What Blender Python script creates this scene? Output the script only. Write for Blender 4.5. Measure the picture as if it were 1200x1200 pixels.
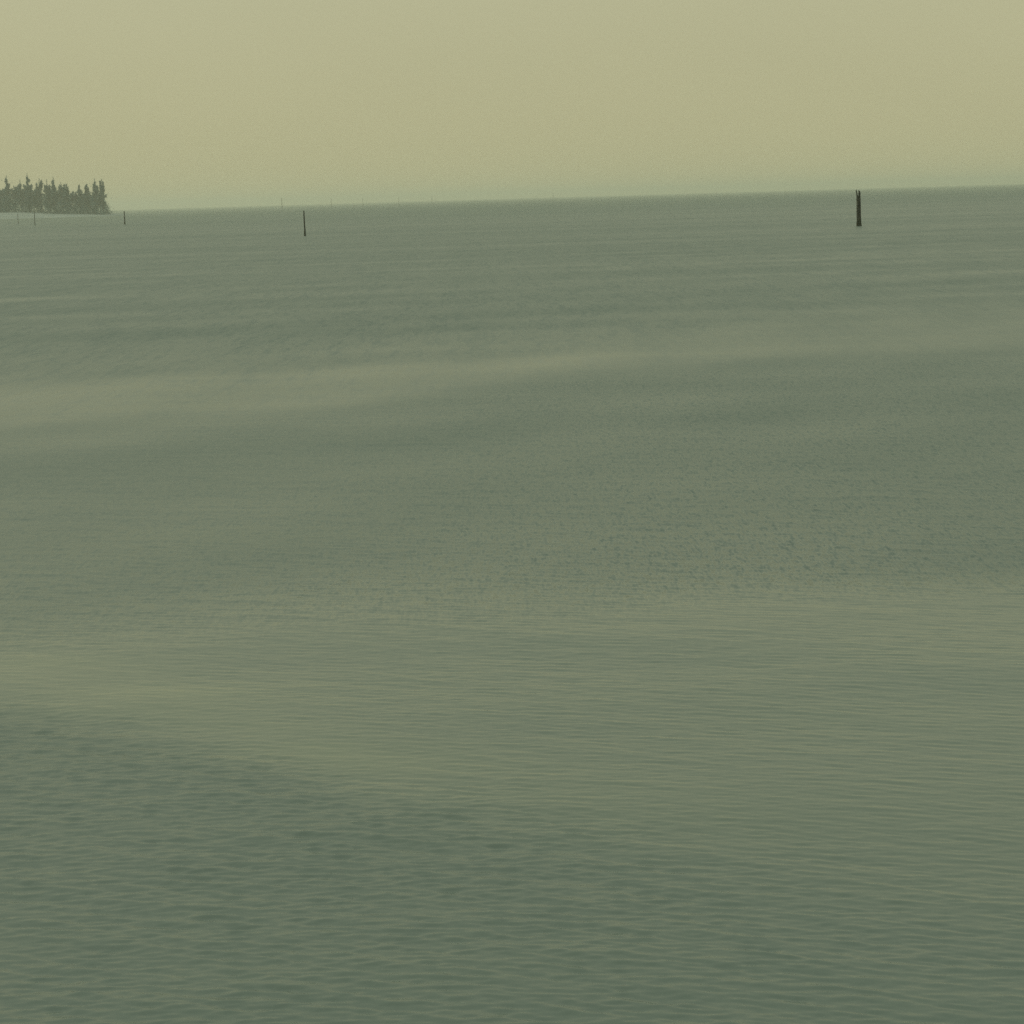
import bpy, bmesh, math, random
import numpy as np
from mathutils import Vector, Matrix

S = bpy.context.scene
for o in list(bpy.data.objects):
    bpy.data.objects.remove(o)
COL = S.collection
R = math.radians

# ------------------------------------------------------------------ camera
CAM_H = 4.5
cd = bpy.data.cameras.new('camera')
cam = bpy.data.objects.new('camera', cd)
COL.objects.link(cam)
cd.sensor_width = 36.0
cd.lens = 36.0 * 2092 / 1200          # about 32 degrees across
cd.clip_start = 0.1
cd.clip_end = 60000
PITCH, ROLL = math.atan(368.3 / 2092), R(1.65)
cam.matrix_world = (Matrix.Translation((0, 0, CAM_H)) @ Matrix.Rotation(R(90) - PITCH, 4, 'X')
                    @ Matrix.Rotation(-ROLL, 4, 'Z'))
S.camera = cam

# ------------------------------------------------------------------ sky, sun, exposure
SUN_EL, SUN_AZ = R(42), R(-72)        # veiled sun, high to the left (azimuth from +Y towards +X)
w = bpy.data.worlds.new('World')
S.world = w
w.use_nodes = True
nt = w.node_tree
nt.nodes.clear()
N = nt.nodes.new
L = nt.links.new
sky = N('ShaderNodeTexSky')
sky.sky_type = 'NISHITA'
sky.sun_disc = False
sky.sun_elevation = SUN_EL
sky.sun_rotation = SUN_AZ
sky.dust_density = 8.0
sky.air_density = 1.5
tc = N('ShaderNodeTexCoord')
sep = N('ShaderNodeSeparateXYZ')
L(tc.outputs['Generated'], sep.inputs[0])
up = N('ShaderNodeMath'); up.operation = 'MAXIMUM'; up.inputs[1].default_value = 0.0
L(sep.outputs['Z'], up.inputs[0])
# evenly veiled sky: a little brighter towards the zenith, as under thin overcast
cie = N('ShaderNodeMath'); cie.operation = 'MULTIPLY_ADD'
cie.inputs[1].default_value = 0.3
cie.inputs[2].default_value = 1.0
L(up.outputs[0], cie.inputs[0])
veil = N('ShaderNodeMix'); veil.data_type = 'RGBA'; veil.blend_type = 'MULTIPLY'
veil.inputs['Factor'].default_value = 1.0
SKY_COL = (4.85, 4.6, 2.6)
ZEN_COL = (3.9, 4.75, 4.6)               # the veil is thinner and cooler overhead than along the horizon
vcol = N('ShaderNodeMix'); vcol.data_type = 'RGBA'
vcol.inputs['A'].default_value = (*SKY_COL, 1)
vcol.inputs['B'].default_value = (*ZEN_COL, 1)
vf = N('ShaderNodeMath'); vf.operation = 'POWER'; vf.inputs[1].default_value = 0.9
L(up.outputs[0], vf.inputs[0]); L(vf.outputs[0], vcol.inputs['Factor'])
L(vcol.outputs['Result'], veil.inputs['A'])
comb = N('ShaderNodeCombineColor')
for k in range(3):
    L(cie.outputs[0], comb.inputs[k])
L(comb.outputs[0], veil.inputs['B'])
# soft unevenness of the haze
nz = N('ShaderNodeTexNoise'); nz.inputs['Scale'].default_value = 2.2; nz.inputs['Detail'].default_value = 3
smp = N('ShaderNodeMapping'); smp.inputs['Scale'].default_value = (1, 1, 3.2)
L(tc.outputs['Generated'], smp.inputs[0]); L(smp.outputs[0], nz.inputs['Vector'])
mr = N('ShaderNodeMapRange'); mr.inputs['To Min'].default_value = 0.93; mr.inputs['To Max'].default_value = 1.07
L(nz.outputs['Fac'], mr.inputs['Value'])
cl = N('ShaderNodeMix'); cl.data_type = 'RGBA'; cl.blend_type = 'MULTIPLY'; cl.inputs['Factor'].default_value = 1.0
comb2 = N('ShaderNodeCombineColor')
for k in range(3):
    L(mr.outputs[0], comb2.inputs[k])
L(veil.outputs['Result'], cl.inputs['A']); L(comb2.outputs[0], cl.inputs['B'])
mix = N('ShaderNodeMix'); mix.data_type = 'RGBA'
mix.inputs['Factor'].default_value = 0.94
L(sky.outputs[0], mix.inputs['A'])
L(cl.outputs['Result'], mix.inputs['B'])
bg = N('ShaderNodeBackground')
bg.inputs['Strength'].default_value = 0.1
L(mix.outputs['Result'], bg.inputs['Color'])
wo = N('ShaderNodeOutputWorld')
L(bg.outputs[0], wo.inputs['Surface'])

sl = bpy.data.lights.new('sun', 'SUN')
sl.energy = 1.2
sl.angle = R(20)
sl.color = (1.0, 0.94, 0.74)
so = bpy.data.objects.new('sun', sl)
COL.objects.link(so)
sd = Vector((math.sin(SUN_AZ) * math.cos(SUN_EL), math.cos(SUN_AZ) * math.cos(SUN_EL), math.sin(SUN_EL)))
so.rotation_euler = sd.to_track_quat('Z', 'Y').to_euler()

S.view_settings.view_transform = 'Standard'
S.view_settings.look = 'None'
S.view_settings.exposure = 0.0
S.view_settings.gamma = 1.0
S.view_settings.use_curve_mapping = False
S.cycles.use_denoising = False
S.cycles.volume_bounces = 1
S.cycles.max_bounces = 6
S.render.film_transparent = False

# ------------------------------------------------------------------ helpers
rnd = random.Random(11)

def tag(o, label=None, cat=None, group=None, kind=None):
    if label: o['label'] = label
    if cat: o['category'] = cat
    if group: o['group'] = group
    if kind: o['kind'] = kind
    return o

def empty(name, loc):
    o = bpy.data.objects.new(name, None)
    o.location = loc
    o.empty_display_size = 0.3
    COL.objects.link(o)
    return o

def mesh_obj(name, verts, faces, mat, parent=None, smooth=True):
    me = bpy.data.meshes.new(name)
    me.from_pydata([tuple(v) for v in verts], [], faces)
    me.validate()
    if smooth:
        me.polygons.foreach_set('use_smooth', [True] * len(me.polygons))
    me.materials.append(mat)
    o = bpy.data.objects.new(name, me)
    if parent: o.parent = parent
    COL.objects.link(o)
    return o

def new_mat(name):
    m = bpy.data.materials.new(name)
    m.use_nodes = True
    t = m.node_tree
    b = t.nodes['Principled BSDF']
    return m, t, b

def noise_mat(name, c0, c1, scale, rough=0.9, detail=5, stretch=(1, 1, 1), bump=0.0, coord='Object', spec=0.3):
    m, t, b = new_mat(name)
    n = t.nodes.new
    co = n('ShaderNodeTexCoord'); mp = n('ShaderNodeMapping')
    mp.inputs['Scale'].default_value = stretch
    t.links.new(co.outputs[coord], mp.inputs[0])
    nz = n('ShaderNodeTexNoise'); nz.inputs['Scale'].default_value = scale; nz.inputs['Detail'].default_value = detail
    t.links.new(mp.outputs[0], nz.inputs['Vector'])
    cr = n('ShaderNodeValToRGB')
    cr.color_ramp.elements[0].position = 0.32; cr.color_ramp.elements[0].color = (*c0, 1)
    cr.color_ramp.elements[1].position = 0.68; cr.color_ramp.elements[1].color = (*c1, 1)
    t.links.new(nz.outputs['Fac'], cr.inputs[0])
    t.links.new(cr.outputs[0], b.inputs['Base Color'])
    b.inputs['Roughness'].default_value = rough
    b.inputs['Specular IOR Level'].default_value = spec
    if bump:
        bp = n('ShaderNodeBump'); bp.inputs['Strength'].default_value = bump; bp.inputs['Distance'].default_value = 0.03
        t.links.new(nz.outputs['Fac'], bp.inputs['Height'])
        t.links.new(bp.outputs[0], b.inputs['Normal'])
    return m

# ------------------------------------------------------------------ water
def sstep(a, b, x):
    t = np.clip((x - a) / (b - a), 0, 1)
    return t * t * (3 - 2 * t)

# edges of the calm slicks and wind-ruffled patches lying on this stretch of sea (metres, X -> Y)
EDGE_NEAR = ((-30, 20.5), (-7.63, 17.11), (-4.77, 15.92), (-3.45, 15.24), (-2.17, 14.15), (-1.05, 13.2), (-0.06, 12.63),
             (1.13, 11.91), (3.21, 10.83), (4.63, 10.31), (20, 8.5))
EDGE_RUF0 = ((-30, 16.0), (-7.92, 17.79), (-5.62, 18.98), (-1.94, 19.53), (0.94, 19.81), (2.44, 20.15), (5.84, 19.97), (8.72, 19.85), (30, 18))
EDGE_RUF1 = ((-60, 27), (-15.06, 34.84), (-10.65, 37.11), (-3.78, 40.06), (2.26, 45.15), (9.26, 47.76), (13.99, 48.31), (21.29, 49.16), (60, 52))
EDGE_SLK1 = ((-80, 40), (-19.27, 44.9), (-14.23, 50.0), (-7.1, 50.36), (0.16, 56.85), (9.52, 65.22), (20.44, 70.74), (33.35, 77.27), (90, 95))

def edge(e, x):
    return np.interp(x, [p[0] for p in e], [p[1] for p in e])

def vnoise(x, y, seed, n=7, lam=1.0):
    """smooth pseudo-noise from random sines, about -1..1, feature size lam"""
    g = np.random.default_rng(seed)
    s = np.zeros_like(x)
    for _ in range(n):
        a = g.uniform(0, 2 * np.pi); k = 2 * np.pi / (lam * g.uniform(0.7, 2.2))
        s += np.cos(k * (np.cos(a) * x + np.sin(a) * y) + g.uniform(0, 6.28))
    return s / math.sqrt(n / 2) * 0.5

def ruffle(x, y):
    """0 = calm slick, 1 = ruffled by the wind"""
    ly = np.log(np.maximum(y, 0.5))
    wob = lambda sd, lam, amp: amp * vnoise(x, y * 0.5, sd, 6, lam)
    soft_a = 0.045 + 0.14 * sstep(-2.0, 4.0, x)
    ln_near = np.log(edge(EDGE_NEAR, x)) + wob(1, 3.0, 0.008) + wob(14, 0.7, 0.006)
    near = sstep(-1, 1, (ln_near - ly) / soft_a)
    r = np.full_like(x, 0.20)
    # ruffled water close by, darkest along its far edge on the left
    r = r + (0.72 - 0.30 * sstep(-1.0, 4.0, x) - 0.20) * near
    r += 0.10 * near * np.exp(-((ln_near - ly) / 0.22) ** 2) * sstep(2.0, -2.0, x)
    # light calm strip just beyond that edge
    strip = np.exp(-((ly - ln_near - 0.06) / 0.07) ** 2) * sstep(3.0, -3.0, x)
    r -= 0.09 * strip
    # ruffled field
    soft0 = 0.11 - 0.04 * sstep(0.0, 3.0, x)
    f0 = 1 - sstep(-1, 1, (np.log(edge(EDGE_RUF0, x)) + wob(2, 5.0, 0.02) - ly) / soft0)
    f1 = sstep(-1, 1, (np.log(edge(EDGE_RUF1, x)) + wob(3, 9.0, 0.008) - ly) / 0.05)
    r += (0.34 + 0.11 * sstep(-4.0, 4.0, x)) * f0 * f1 * (1 + 0.15 * vnoise(x * 0.5, y * 0.45, 5, 7, 3.0))
    # slick band beyond it, palest on the left, then open water with long faint wind streaks
    g1 = 1 - f1
    az = np.arctan2(x, np.maximum(y, 0.1))
    far = 1 - sstep(-1, 1, (np.log(edge(EDGE_SLK1, x)) + wob(4, 14.0, 0.015) - ly) / 0.26)
    r += g1 * (0.07 + 0.16 * sstep(-0.15, 0.20, az) + 0.34 * far * (1 - 0.55 * sstep(-0.12, 0.22, az)))
    streak = vnoise(x * 0.10, y, 7, 8, 14.0) * sstep(40, 80, y) * (1 - sstep(300, 700, y))
    streak2 = vnoise(x * 0.10, y, 8, 8, 90.0) * sstep(150, 400, y)
    streak3 = vnoise(x * 0.15, y, 10, 8, 4.0) * sstep(22, 50, y) * (1 - sstep(120, 250, y))
    r += 0.08 * streak + 0.10 * streak2 + 0.07 * streak3
    r += 0.05 * vnoise(x, y * 0.6, 9, 8, 3.0) + 0.30 * sstep(250, 1000, y)
    chop = f0 * f1 * (0.35 + 0.65 * sstep(-5.0, 4.0, x))
    # sky sheen on calm water painted as paler colour, strongest along its near edge
    sheen_tint = np.clip(strip * (0.55 + 0.22 * vnoise(x * 0.25, y, 13, 7, 0.8)) + 0.26 * (1 - near) * (1 - f0) + 0.06 * vnoise(x * 0.4, y, 12, 7, 2.0), 0, 1) * (1 - sstep(25, 35, y))
    return np.clip(r, 0.02, 1.0), chop, (1 - f1) * (0.25 + 0.75 * far), sheen_tint

def build_water():
    th = list(np.arange(R(60), R(120), 0.0029)) + list(np.arange(R(120), R(420) - 0.01, R(5)))
    th = np.array(th)
    nth = len(th)
    rr = []
    r = 0.3
    while r < 5: rr.append(r); r *= 1.12
    while r < 8: rr.append(r); r *= 1.008
    while r < 8990: rr.append(r); r *= 1 + min(0.011, 0.0012 * max(1.0, r / 16.0) ** 1.25)
    rr.append(9000.0)
    rr = np.array(rr); nr = len(rr)
    RR, TH = np.meshgrid(rr, th, indexing='ij')
    X = RR * np.cos(TH); Y = RR * np.sin(TH)
    dth = np.empty(nth); d = np.diff(np.append(th, th[0] + 2 * np.pi)); dth[:] = np.maximum(d, np.roll(d, 1))
    dr = np.gradient(rr)
    sp = np.maximum(dr[:, None] + 0 * TH, 0.4 * RR * dth[None, :])
    ruf, chop, swell, sheen_tint = (a.reshape(X.shape) for a in ruffle(X.ravel(), Y.ravel()))
    g = np.random.default_rng(4)
    Z = np.zeros_like(X)
    amp = 0.22 + 0.95 * ruf
    lam_list = list(np.geomspace(0.052, 0.75, 84)) + list(np.geomspace(0.8, 7.0, 22))
    # gusts: patches where ripples stand a little higher
    gust = [1 + 0.22 * vnoise(X, Y * 0.7, 40 + i, 7, 0.9 + 0.8 * i) for i in range(3)]
    for i, lam in enumerate(lam_list):
        spread = R(9) if lam < 0.8 else R(26)
        base = R(69) if i % 3 else R(96)
        a = base + g.normal(0, spread)
        slope = 0.0480 if lam < 0.14 else 0.0200 if lam < 0.24 else 0.0075 if lam < 0.8 else 0.0035
        A = slope * lam / (2 * np.pi) * g.uniform(0.6, 1.4)
        if lam < 0.10: A *= 0.8
        k = 2 * np.pi / lam
        fade = sstep(2.3, 4.2, lam / sp)
        m = fade.max(axis=1) > 0
        m = np.nonzero(m)[0]
        if len(m) == 0: continue
        hi = m[-1] + 1
        ph = k * (math.cos(a) * X[:hi] + math.sin(a) * Y[:hi]) + g.uniform(0, 6.28)
        c = np.cos(ph)
        Z[:hi] += A * fade[:hi] * (c + 0.28 * np.cos(2 * ph)) * (amp[:hi] if lam < 1.6 else 1.0) * gust[i % 3][:hi]
    co = np.empty((nr * nth + 1, 3), np.float32)
    co[:-1, 0] = X.ravel(); co[:-1, 1] = Y.ravel(); co[:-1, 2] = Z.ravel()
    co[-1] = 0
    i = np.arange(nr - 1)[:, None] * nth; j = np.arange(nth)[None, :]; j2 = (j + 1) % nth
    q = np.stack([i + j, i + nth + j, i + nth + j2, i + j2], -1).reshape(-1, 4)
    tri = np.stack([np.full(nth, nr * nth), np.arange(nth), (np.arange(nth) + 1) % nth], -1)
    me = bpy.data.meshes.new('water')
    me.vertices.add(len(co)); me.vertices.foreach_set('co', co.ravel())
    nl = q.size + tri.size
    me.loops.add(nl); me.loops.foreach_set('vertex_index', np.concatenate([q.ravel(), tri.ravel()]).astype(np.int32))
    npoly = len(q) + len(tri)
    me.polygons.add(npoly)
    st = np.concatenate([np.arange(len(q)) * 4, q.size + np.arange(len(tri)) * 3]).astype(np.int32)
    me.polygons.foreach_set('loop_start', st)
    me.polygons.foreach_set('use_smooth', np.ones(npoly, bool))
    me.update(calc_edges=True)
    at = me.attributes.new('ruffle', 'FLOAT', 'POINT')
    at.data.foreach_set('value', np.append(ruf.ravel(), 0.5).astype(np.float32))
    a3 = me.attributes.new('chop', 'FLOAT', 'POINT')
    a3.data.foreach_set('value', np.append(chop.ravel(), 0.0).astype(np.float32))
    a4 = me.attributes.new('open_chop', 'FLOAT', 'POINT')
    a4.data.foreach_set('value', np.append(swell.ravel(), 0.0).astype(np.float32))
    a5 = me.attributes.new('sheen_tint', 'FLOAT', 'POINT')
    a5.data.foreach_set('value', np.append(sheen_tint.ravel(), 0.0).astype(np.float32))
    # ripples finer than the mesh can carry show up as surface roughness instead
    un = sstep(8, 33, RR)
    rough = 0.06 + 0.23 * ruf + un * (0.05 + 0.33 * ruf) - 0.05 * chop
    a2 = me.attributes.new('fine_roughness', 'FLOAT', 'POINT')
    a2.data.foreach_set('value', np.append(rough.ravel(), 0.2).astype(np.float32))
    return me

WATER_BASE = (0.119, 0.154, 0.124)
def water_mat():
    m, t, b = new_mat('sea_water')
    n, l = t.nodes.new, t.links.new
    sa = n('ShaderNodeAttribute'); sa.attribute_name = 'sheen_tint'
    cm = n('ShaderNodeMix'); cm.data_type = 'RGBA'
    cm.inputs['A'].default_value = (*WATER_BASE, 1); cm.inputs['B'].default_value = (0.165, 0.195, 0.138, 1)  # paler mix colour stands in for sky reflected in the slick
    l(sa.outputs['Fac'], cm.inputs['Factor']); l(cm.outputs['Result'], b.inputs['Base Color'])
    b.inputs['IOR'].default_value = 1.333
    at = n('ShaderNodeAttribute'); at.attribute_name = 'ruffle'
    # slopes of the ripples too small to model: noise added to the surface normal
    geo = n('ShaderNodeNewGeometry')
    acc = geo.outputs['Normal']
    ch = n('ShaderNodeAttribute'); ch.attribute_name = 'chop'
    oc = n('ShaderNodeAttribute'); oc.attribute_name = 'open_chop'
    layers = ((at, (4.0, 8.0), (0.12, 0.22), 1.15, 0.08, -6), (at, (12.6, 14.0), (0.14, 0.26), 1.15, 0.08, 9),
              # short wavelets running with the wind, only on the ruffled field and the open water
              (ch, (34.0, 8.0), (0.25, 0.66), 1.0, 0.0, 1), (ch, (19.0, 3.8), (0.18, 0.46), 1.0, 0.0, -1),
              (oc, (9.0, 1.5), (0.12, 0.36), 1.0, 0.0, 2), (oc, (4.0, 0.55), (0.10, 0.30), 1.0, 0.0, -3), (oc, (1.3, 0.16), (0.06, 0.20), 1.0, 0.0, 3))
    for attr, sc, amt, k1, k0, rot in layers:
        mp = n('ShaderNodeMapping'); mp.inputs['Scale'].default_value = (sc[0], sc[1], 3.0)
        mp.inputs['Rotation'].default_value = (0, 0, R(rot))
        l(geo.outputs['Position'], mp.inputs[0])
        nz = n('ShaderNodeTexNoise'); nz.inputs['Scale'].default_value = 1.0; nz.inputs['Detail'].default_value = 1.5 if attr is at else 0.3
        l(mp.outputs[0], nz.inputs['Vector'])
        sub = n('ShaderNodeVectorMath'); sub.operation = 'SUBTRACT'; sub.inputs[1].default_value = (0.5, 0.5, 0.5)
        l(nz.outputs['Color'], sub.inputs[0])
        sc1 = n('ShaderNodeVectorMath'); sc1.operation = 'MULTIPLY'; sc1.inputs[1].default_value = (*amt, 0)
        l(sub.outputs[0], sc1.inputs[0])
        rm = n('ShaderNodeMath'); rm.operation = 'MULTIPLY_ADD'; rm.inputs[1].default_value = k1; rm.inputs[2].default_value = k0
        l(attr.outputs['Fac'], rm.inputs[0])
        sc2 = n('ShaderNodeVectorMath'); sc2.operation = 'SCALE'
        l(sc1.outputs[0], sc2.inputs[0]); l(rm.outputs[0], sc2.inputs['Scale'])
        ad = n('ShaderNodeVectorMath'); ad.operation = 'ADD'
        l(acc, ad.inputs[0]); l(sc2.outputs[0], ad.inputs[1])
        acc = ad.outputs[0]
    nm = n('ShaderNodeVectorMath'); nm.operation = 'NORMALIZE'
    l(acc, nm.inputs[0]); l(nm.outputs[0], b.inputs['Normal'])
    ro = n('ShaderNodeAttribute'); ro.attribute_name = 'fine_roughness'
    l(ro.outputs['Fac'], b.inputs['Roughness'])
    return m

wme = build_water()
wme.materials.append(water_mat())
water = bpy.data.objects.new('water', wme)
COL.objects.link(water)
tag(water, 'grey green rippled sea with calm slicks and wind ruffled patches', kind='structure')

# ------------------------------------------------------------------ island ground
M_SAND = noise_mat('pale_sand', (0.19, 0.23, 0.21), (0.26, 0.30, 0.27), 0.15, stretch=(0.3, 1, 1))
def island_h(x, y):
    e = ((x + 370) / 107.0)
    f = (y - 1262) / 62.0
    d = (abs(e) ** 2.6 + abs(f) ** 2.2)
    h = 5.2 * (1 - d ** 0.8)
    h += 0.25 * math.sin(x * 0.11 + 0.6) + 0.2 * math.sin(x * 0.043 + y * 0.05)
    return max(h, -1.4)
vs, fs = [], []
nx, ny = 72, 34
for j in range(ny + 1):
    for i in range(nx + 1):
        x = -490 + i * (240 / nx); y = 1190 + j * (146 / ny)
        vs.append((x, y, island_h(x, y)))
for j in range(ny):
    for i in range(nx):
        a = j * (nx + 1) + i
        fs.append((a, a + 1, a + nx + 2, a + nx + 1))
isl = mesh_obj('island', vs, fs, M_SAND)
tag(isl, 'low sandy island with pale beach under the far trees', kind='structure')

# ------------------------------------------------------------------ trees on the island
M_BARK = noise_mat('bark', (0.05, 0.045, 0.035), (0.10, 0.09, 0.07), 3.0, stretch=(1, 1, 0.2))
M_LEAF = [noise_mat('foliage_dark', (0.050, 0.120, 0.130), (0.072, 0.155, 0.160), 0.5, rough=0.7),
          noise_mat('foliage_grey', (0.058, 0.118, 0.120), (0.082, 0.152, 0.150), 0.5, rough=0.7)]

for m in M_LEAF:            # thin leaves let some light through
    t = m.node_tree
    b = t.nodes['Principled BSDF']
    tr = t.nodes.new('ShaderNodeBsdfTranslucent'); mx = t.nodes.new('ShaderNodeMixShader'); mx.inputs[0].default_value = 0.4
    src = b.inputs['Base Color'].links[0].from_socket
    t.links.new(src, tr.inputs['Color'])
    out = next(n for n in t.nodes if n.type == 'OUTPUT_MATERIAL')
    t.links.new(b.outputs[0], mx.inputs[1]); t.links.new(tr.outputs[0], mx.inputs[2]); t.links.new(mx.outputs[0], out.inputs['Surface'])

def tube(vs, fs, pts, rad, n=7):
    b0 = len(vs)
    for k, p in enumerate(pts):
        p = Vector(p)
        d = (Vector(pts[min(k + 1, len(pts) - 1)]) - Vector(pts[max(k - 1, 0)])).normalized()
        u = d.orthogonal().normalized(); v = d.cross(u)
        for s in range(n):
            a = 2 * math.pi * s / n
            vs.append(p + (u * math.cos(a) + v * math.sin(a)) * rad[k])
    for k in range(len(pts) - 1):
        for s in range(n):
            fs.append((b0 + k * n + s, b0 + k * n + (s + 1) % n, b0 + (k + 1) * n + (s + 1) % n, b0 + (k + 1) * n + s))
    fs.append(tuple(b0 + (len(pts) - 1) * n + s for s in range(n)))

def leaf_quad(vs, fs, c, s, rg):
    d = Vector((rg.gauss(0, 1), rg.gauss(0, 1), rg.gauss(0.25, 0.8))).normalized()
    u = d.orthogonal().normalized()
    u.rotate(Matrix.Rotation(rg.uniform(0, 6.28), 3, d))
    v = d.cross(u)
    a, b = s * rg.uniform(0.7, 1.3), s * rg.uniform(0.35, 0.7)
    b0 = len(vs)
    vs.extend((c - u * a, c - v * b, c + u * a, c + v * b))
    fs.append((b0, b0 + 1, b0 + 2, b0 + 3))

def tree(x, y, top, width, kind, label, group=None):
    """kind 'pointed': tapering casuarina spire; 'loose': several upswept limbs with open tops"""
    rg = random.Random(int(x * 7 + y * 13 + top * 100))
    z0 = island_h(x, y) - 0.25
    H = top - z0
    root = empty('tree', (x, y, z0))
    tag(root, label, 'tree', group)
    vs, fs = [], []
    lean = rg.uniform(-0.03, 0.03)
    pts = [(lean * H * t + rg.uniform(-.1, .1), rg.uniform(-.1, .1), H * t) for t in (0, .12, .3, .5, .7, .88, .97)]
    r0 = 0.013 * H + 0.08
    tube(vs, fs, pts, [r0 * 1.35, r0, r0 * .85, r0 * .62, r0 * .4, r0 * .18, r0 * .06])
    tips = []
    nl = 26 if kind == 'pointed' else 20
    for k in range(nl):
        t = 0.14 + 0.81 * (k + rg.random()) / nl
        a = rg.uniform(0, 6.28)
        if kind == 'pointed':
            ln = width * (0.18 + 0.95 * (1 - t) ** 0.75) * rg.uniform(0.6, 1.1)
            rise = rg.uniform(0.25, 0.75)
        else:
            ln = width * (0.35 + 0.75 * math.sin(math.pi * min(1, 0.25 + 0.72 * t))) * rg.uniform(0.55, 1.1)
            rise = rg.uniform(0.5, 1.5)
        zb = H * t * (0.93 if kind == 'pointed' else 0.82)
        b = Vector((lean * zb, 0, zb))
        e = b + Vector((math.cos(a) * ln, math.sin(a) * ln, rise * ln * 0.8))
        e.z = min(e.z, H - (0.1 if kind == 'loose' else 0.5) * ln - rg.uniform(0, .8))
        mid = b.lerp(e, 0.5) + Vector((0, 0, -0.1 * ln))
        tube(vs, fs, [b, mid, e], [r0 * .3 * (1.1 - t * .6), r0 * .2 * (1.1 - t * .6), 0.02], 5)
        tips.append((b, mid, e))
    for k in range(5 if kind == 'loose' else 0):      # upright secondary leaders
        a = rg.uniform(0, 6.28); o = width * rg.uniform(.25, .65)
        b = Vector((0, 0, H * rg.uniform(.45, .6))); e = Vector((math.cos(a) * o, math.sin(a) * o, H * rg.uniform(.60, .93)))
        mid = b.lerp(e, .45) + Vector((math.cos(a), math.sin(a), 0)) * o * .25
        tube(vs, fs, [b, mid, e], [r0 * .3, r0 * .2, 0.02], 5)
        tips.append((b, mid, e)); tips.append((mid, mid.lerp(e, .5), e))
    mesh_obj('trunk', vs, fs, M_BARK, root)
    vs, fs = [], []
    for (b, mid, e) in tips:
        nclump = 4
        for q in range(nclump):
            t = 0.35 + 0.7 * q / (nclump - 1) * rg.uniform(0.8, 1.1)
            c = mid.lerp(e, (t - 0.5) * 2) if t > 0.5 else b.lerp(mid, t * 2)
            rad = rg.uniform(0.55, 1.15) * (0.75 + 0.14 * width) * (1.25 - 0.75 * min(1, c.z / H))
            for _ in range(24):
                p = c + Vector((rg.gauss(0, .5), rg.gauss(0, .5), rg.gauss(0, .75))) * rad
                if p.z > 0.6:
                    leaf_quad(vs, fs, p, rg.uniform(0.28, 0.60), rg)
    for _ in range(70):      # wispy leader
        t = rg.random()
        leaf_quad(vs, fs, Vector((lean * H + rg.gauss(0, .5) * (1.15 - t), rg.gauss(0, .5) * (1.15 - t), H * (0.72 + 0.28 * t))), rg.uniform(.2, .38), rg)
    mesh_obj('crown', vs, fs, M_LEAF[0 if kind == 'pointed' else 1], root, smooth=False)
    return root

FRONT = [  # x, y, top z, crown half-width, kind, label
    (-340.9, 1250, 29.6, 3.3, 'pointed', 'tall pointed dark tree at the left edge of the photo on the island'),
    (-333.2, 1256, 26.4, 3.2, 'loose', 'loose tree between the two tallest spires on the island'),
    (-325.6, 1248, 30.4, 2.5, 'pointed', 'slim spire, the tallest tree of the island row'),
    (-319.3, 1252, 26.8, 3.2, 'loose', 'loose tree just right of the tallest slim spire'),
    (-313.3, 1250, 26.0, 2.7, 'loose', 'open topped tree just left of the island row\'s middle dip'),
    (-308.2, 1247, 27.8, 2.2, 'pointed', 'narrow spire standing at the left side of the dip in the tree line'),
    (-299.8, 1249, 22.6, 1.7, 'loose', 'short thin topped tree in the dip of the island tree line'),
    (-291.5, 1251, 21.8, 2.0, 'loose', 'short bushy tree right of the dip in the island tree line'),
    (-286.6, 1253, 22.0, 2.2, 'loose', 'short tree beside the twin trees at the right end of island'),
    (-280.0, 1249, 25.6, 2.7, 'loose', 'left one of the twin taller trees at the island\'s right end'),
    (-275.6, 1251, 25.4, 2.4, 'loose', 'rightmost tree of the island, overhanging the bare sand spit'),
]
for a in FRONT:
    tree(*a)
bx = -352.0
k = 0
while bx < -279:
    top = rnd.uniform(20.5, 24.0) if bx < -309 else rnd.uniform(15.5, 18.0) if bx < -285 else rnd.uniform(17.0, 19.5)
    tree(bx, rnd.uniform(1262, 1276), top, rnd.uniform(3.6, 4.6), 'loose',
         'rounded tree of the dense back row behind the island spires', 'dense back row of island trees')
    bx += rnd.uniform(4.2, 5.6)
for x in (-347.5, -355, -362, -369, -377, -386, -396, -407, -420):   # the row goes on past the picture's edge
    tree(x, rnd.uniform(1246, 1262), rnd.uniform(20, 28), rnd.uniform(2.6, 3.6), rnd.choice(('pointed', 'loose')),
         'tree of the island row going on beyond the left picture edge', 'island trees beyond the left picture edge')

# undergrowth nobody could count
vs, fs = [], []
rg = random.Random(3)
for _ in range(800):
    x = rg.uniform(-440, -273.5); y = rg.uniform(1238, 1262)
    h = rg.uniform(3.0, 15.0 if x < -309 or x > -285 else 11.0) * (0.6 if x > -277 else 1)
    z = island_h(x, y)
    for _ in range(26):
        leaf_quad(vs, fs, Vector((x + rg.gauss(0, 1.1), y + rg.gauss(0, 1.1), z + abs(rg.gauss(0, .5)) * h)), rg.uniform(.3, .6), rg)
un = mesh_obj('undergrowth', vs, fs, M_LEAF[0], smooth=False)
tag(un, 'dense dark undergrowth beneath the island trees', 'undergrowth', kind='stuff')

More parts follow.
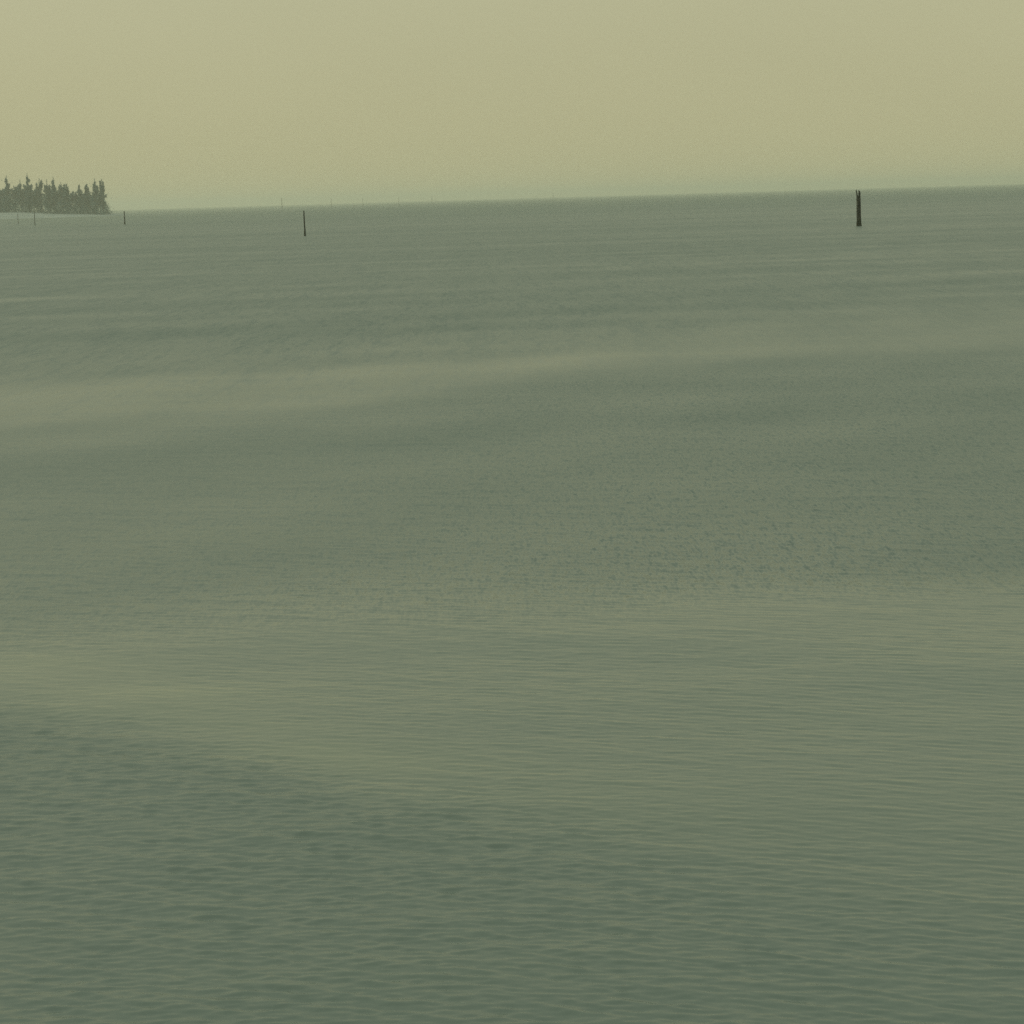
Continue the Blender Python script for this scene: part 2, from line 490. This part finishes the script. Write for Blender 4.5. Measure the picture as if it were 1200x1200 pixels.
# ------------------------------------------------------------------ posts standing in the water
M_WOOD = noise_mat('weathered_timber', (0.012, 0.013, 0.008), (0.040, 0.040, 0.026), 3.0, stretch=(3, 3, 0.35), bump=0.6)
M_WOOD2 = noise_mat('grey_timber', (0.030, 0.033, 0.024), (0.075, 0.078, 0.055), 3.0, stretch=(3, 3, 0.35), bump=0.6)
M_GROWTH = noise_mat('weed_and_barnacles', (0.008, 0.012, 0.004), (0.030, 0.034, 0.014), 9.0, bump=0.8)

def pile(parent, name, mat, base, top, r0, r1, seed, ragged=0.12, n=14):
    """a round timber pile: tapering, knotty, its head broken off unevenly"""
    rg = random.Random(seed)
    b, t = Vector(base), Vector(top)
    ax = (t - b).normalized()
    u = ax.orthogonal().normalized(); v = ax.cross(u)
    rings = 18
    vs, fs = [], []
    ph = [rg.uniform(0, 6.28) for _ in range(4)]
    for k in range(rings + 1):
        f = k / rings
        c = b.lerp(t, f) + u * 0.02 * math.sin(5 * f + ph[0]) + v * 0.02 * math.sin(4 * f + ph[1])
        for s in range(n):
            a = 2 * math.pi * s / n
            r = (r0 + (r1 - r0) * f) * (1 + .06 * math.sin(3 * a + ph[2] + 2 * f) + .04 * math.sin(7 * a + ph[3]) + rg.uniform(-.025, .025))
            p = c + (u * math.cos(a) + v * math.sin(a)) * r
            if k == rings:
                p += ax * (ragged * (math.sin(a + ph[1]) * .6 + rg.uniform(-.5, .3)))
            vs.append(p)
    for k in range(rings):
        for s in range(n):
            fs.append((k * n + s, k * n + (s + 1) % n, (k + 1) * n + (s + 1) % n, (k + 1) * n + s))
    vs.append(t - ax * ragged * 0.7)
    for s in range(n):
        fs.append((rings * n + s, rings * n + (s + 1) % n, len(vs) - 1))
    fs.append(tuple(reversed(range(n))))
    return mesh_obj(name, vs, fs, mat, parent)

def growth(parent, c, rx, ry, h, seed, n=18):
    """lumpy collar of weed and barnacles round the waterline"""
    rg = random.Random(seed)
    vs, fs = [], []
    zs = (-0.7, -0.1, 0.08, 0.22 * h + .05, 0.45 * h, 0.72 * h, 0.92 * h, h)
    gs = (1.25, 1.3, 1.28, 1.2, 1.13, 1.08, 1.06, 1.01)
    for z, g in zip(zs, gs):
        for s in range(n):
            a = 2 * math.pi * s / n
            q = g * rg.uniform(.93, 1.09)
            vs.append((c[0] + rx * q * math.cos(a), c[1] + ry * q * math.sin(a), z + (rg.uniform(-.12, .08) if z == h else 0)))
    for k in range(len(zs) - 1):
        for s in range(n):
            fs.append((k * n + s, k * n + (s + 1) % n, (k + 1) * n + (s + 1) % n, (k + 1) * n + s))
    fs.append(tuple((len(zs) - 1) * n + s for s in range(n)))
    return mesh_obj('weed_growth', vs, fs, M_GROWTH, parent)

def ring(parent, name, mat, c, rx, ry, z, th=0.02):
    vs, fs = [], []
    pts = []
    n = 24
    for s in range(n):
        a = 2 * math.pi * s / n
        pts.append((c[0] + rx * math.cos(a), c[1] + ry * math.sin(a), z + .01 * math.sin(3 * a)))
    m = 6
    for k, p in enumerate(pts):
        a = 2 * math.pi * k / n
        d = Vector((math.cos(a), math.sin(a), 0))
        for j in range(m):
            b = 2 * math.pi * j / m
            vs.append(Vector(p) + d * math.cos(b) * th + Vector((0, 0, math.sin(b) * th)))
    for k in range(n):
        for j in range(m):
            fs.append((k * m + j, k * m + (j + 1) % m, ((k + 1) % n) * m + (j + 1) % m, ((k + 1) % n) * m + j))
    return mesh_obj(name, vs, fs, mat, parent)

# the nearest marker: two timbers side by side, the left one splayed out at its head
mk = empty('marker_post', (42.09, 214.2, 0))
tag(mk, 'near double timber marker post, the thickest, standing alone at the right', 'post', 'marker posts in the water')
p = pile(mk, 'pile', M_WOOD2, (-0.10, 0.02, -0.9), (-0.17, 0.0, 3.55), 0.135, 0.115, 5, 0.1)
tag(p, 'slightly paler left timber of the pair')
pile(mk, 'splayed_head', M_WOOD2, (-0.15, -0.03, 3.35), (-0.37, -0.05, 4.22), 0.10, 0.07, 9, 0.12)
pile(mk, 'pile', M_WOOD, (0.14, -0.03, -0.9), (0.05, 0.0, 4.12), 0.155, 0.12, 6, 0.16)
growth(mk, (0.02, 0.0), 0.245, 0.19, 0.9, 3)
ring(mk, 'wire_lashing', M_WOOD, (-0.06, -0.01), 0.275, 0.175, 3.1)
ring(mk, 'wire_lashing', M_WOOD, (-0.03, -0.01), 0.285, 0.185, 1.7)

def single(x, y, h, r, lean, seed, label, mat):
    o = empty('marker_post', (x, y, 0))
    tag(o, label, 'post', 'marker posts in the water')
    pile(o, 'pile', mat, (0, 0, -0.9), (lean, 0.03, h), r, r * 0.85, seed, 0.1)
    growth(o, (0, 0), r * 1.12, r * 1.12, 0.8, seed + 1)
    return o
single(-28.06, 254.9, 3.5, 0.10, 0.02, 21, 'slim dark single post in the water left of centre', M_WOOD)
single(-110.27, 527, 3.8, 0.16, 0.04, 31, 'small single post just right of the wooded island', M_WOOD)
single(-153.5, 593, 4.2, 0.10, 0.08, 41, 'faint post in front of the island beach, the right one of two', M_WOOD)
single(-188.4, 703, 3.8, 0.10, 0.05, 51, 'faint post in front of the island beach, the left one of two', M_WOOD)

# tiny far poles that just break the skyline
FARP = [(-207.4, 10.3, .24, 'far pole on the horizon, leftmost and tallest of the skyline poles'),
        (-161.1, 8.6, .18, 'second far pole from the left on the horizon'),
        (-131.5, 8.1, .15, 'third far pole from the left on the horizon'),
        (-97.8, 8.7, .13, 'fourth far pole from the left on the horizon'),
        (-66.6, 8.6, .13, 'second far pole from the right on the horizon'),
        (47.0, 7.8, .15, 'rightmost far pole on the horizon, near the photo\'s middle')]
for i, (x, h, r, lab) in enumerate(FARP):
    o = pile(None, 'channel_pole', M_WOOD, (0, 0, -0.9), (rnd.uniform(-.1, .1), 0, h), r, r * .8, 60 + i, 0.1, 9)
    o.location = (x, 1700, 0)
    tag(o, lab, 'pole', 'far channel poles on the horizon')

# ------------------------------------------------------------------ haze
hz = bpy.data.materials.new('haze_air')
hz.use_nodes = True
t = hz.node_tree
t.nodes.clear()
pv = t.nodes.new('ShaderNodeVolumePrincipled')
pv.inputs['Color'].default_value = (0.945, 0.98, 0.83, 1)
pv.inputs['Density'].default_value = 0.00033
pv.inputs['Anisotropy'].default_value = 0.55
ou = t.nodes.new('ShaderNodeOutputMaterial')
t.links.new(pv.outputs[0], ou.inputs['Volume'])
HB, HT, HR = -2.5, 31.3, 9300.0
vs = [(sx * HR, sy * HR, z) for z in (HB, HT) for sx, sy in ((-1, -1), (1, -1), (1, 1), (-1, 1))]
fs = [(3, 2, 1, 0), (4, 5, 6, 7), (0, 1, 5, 4), (1, 2, 6, 5), (2, 3, 7, 6), (3, 0, 4, 7)]
hb = mesh_obj('haze', vs, fs, hz, smooth=False)
tag(hb, 'pale greenish haze hanging over the sea', 'haze', kind='stuff')
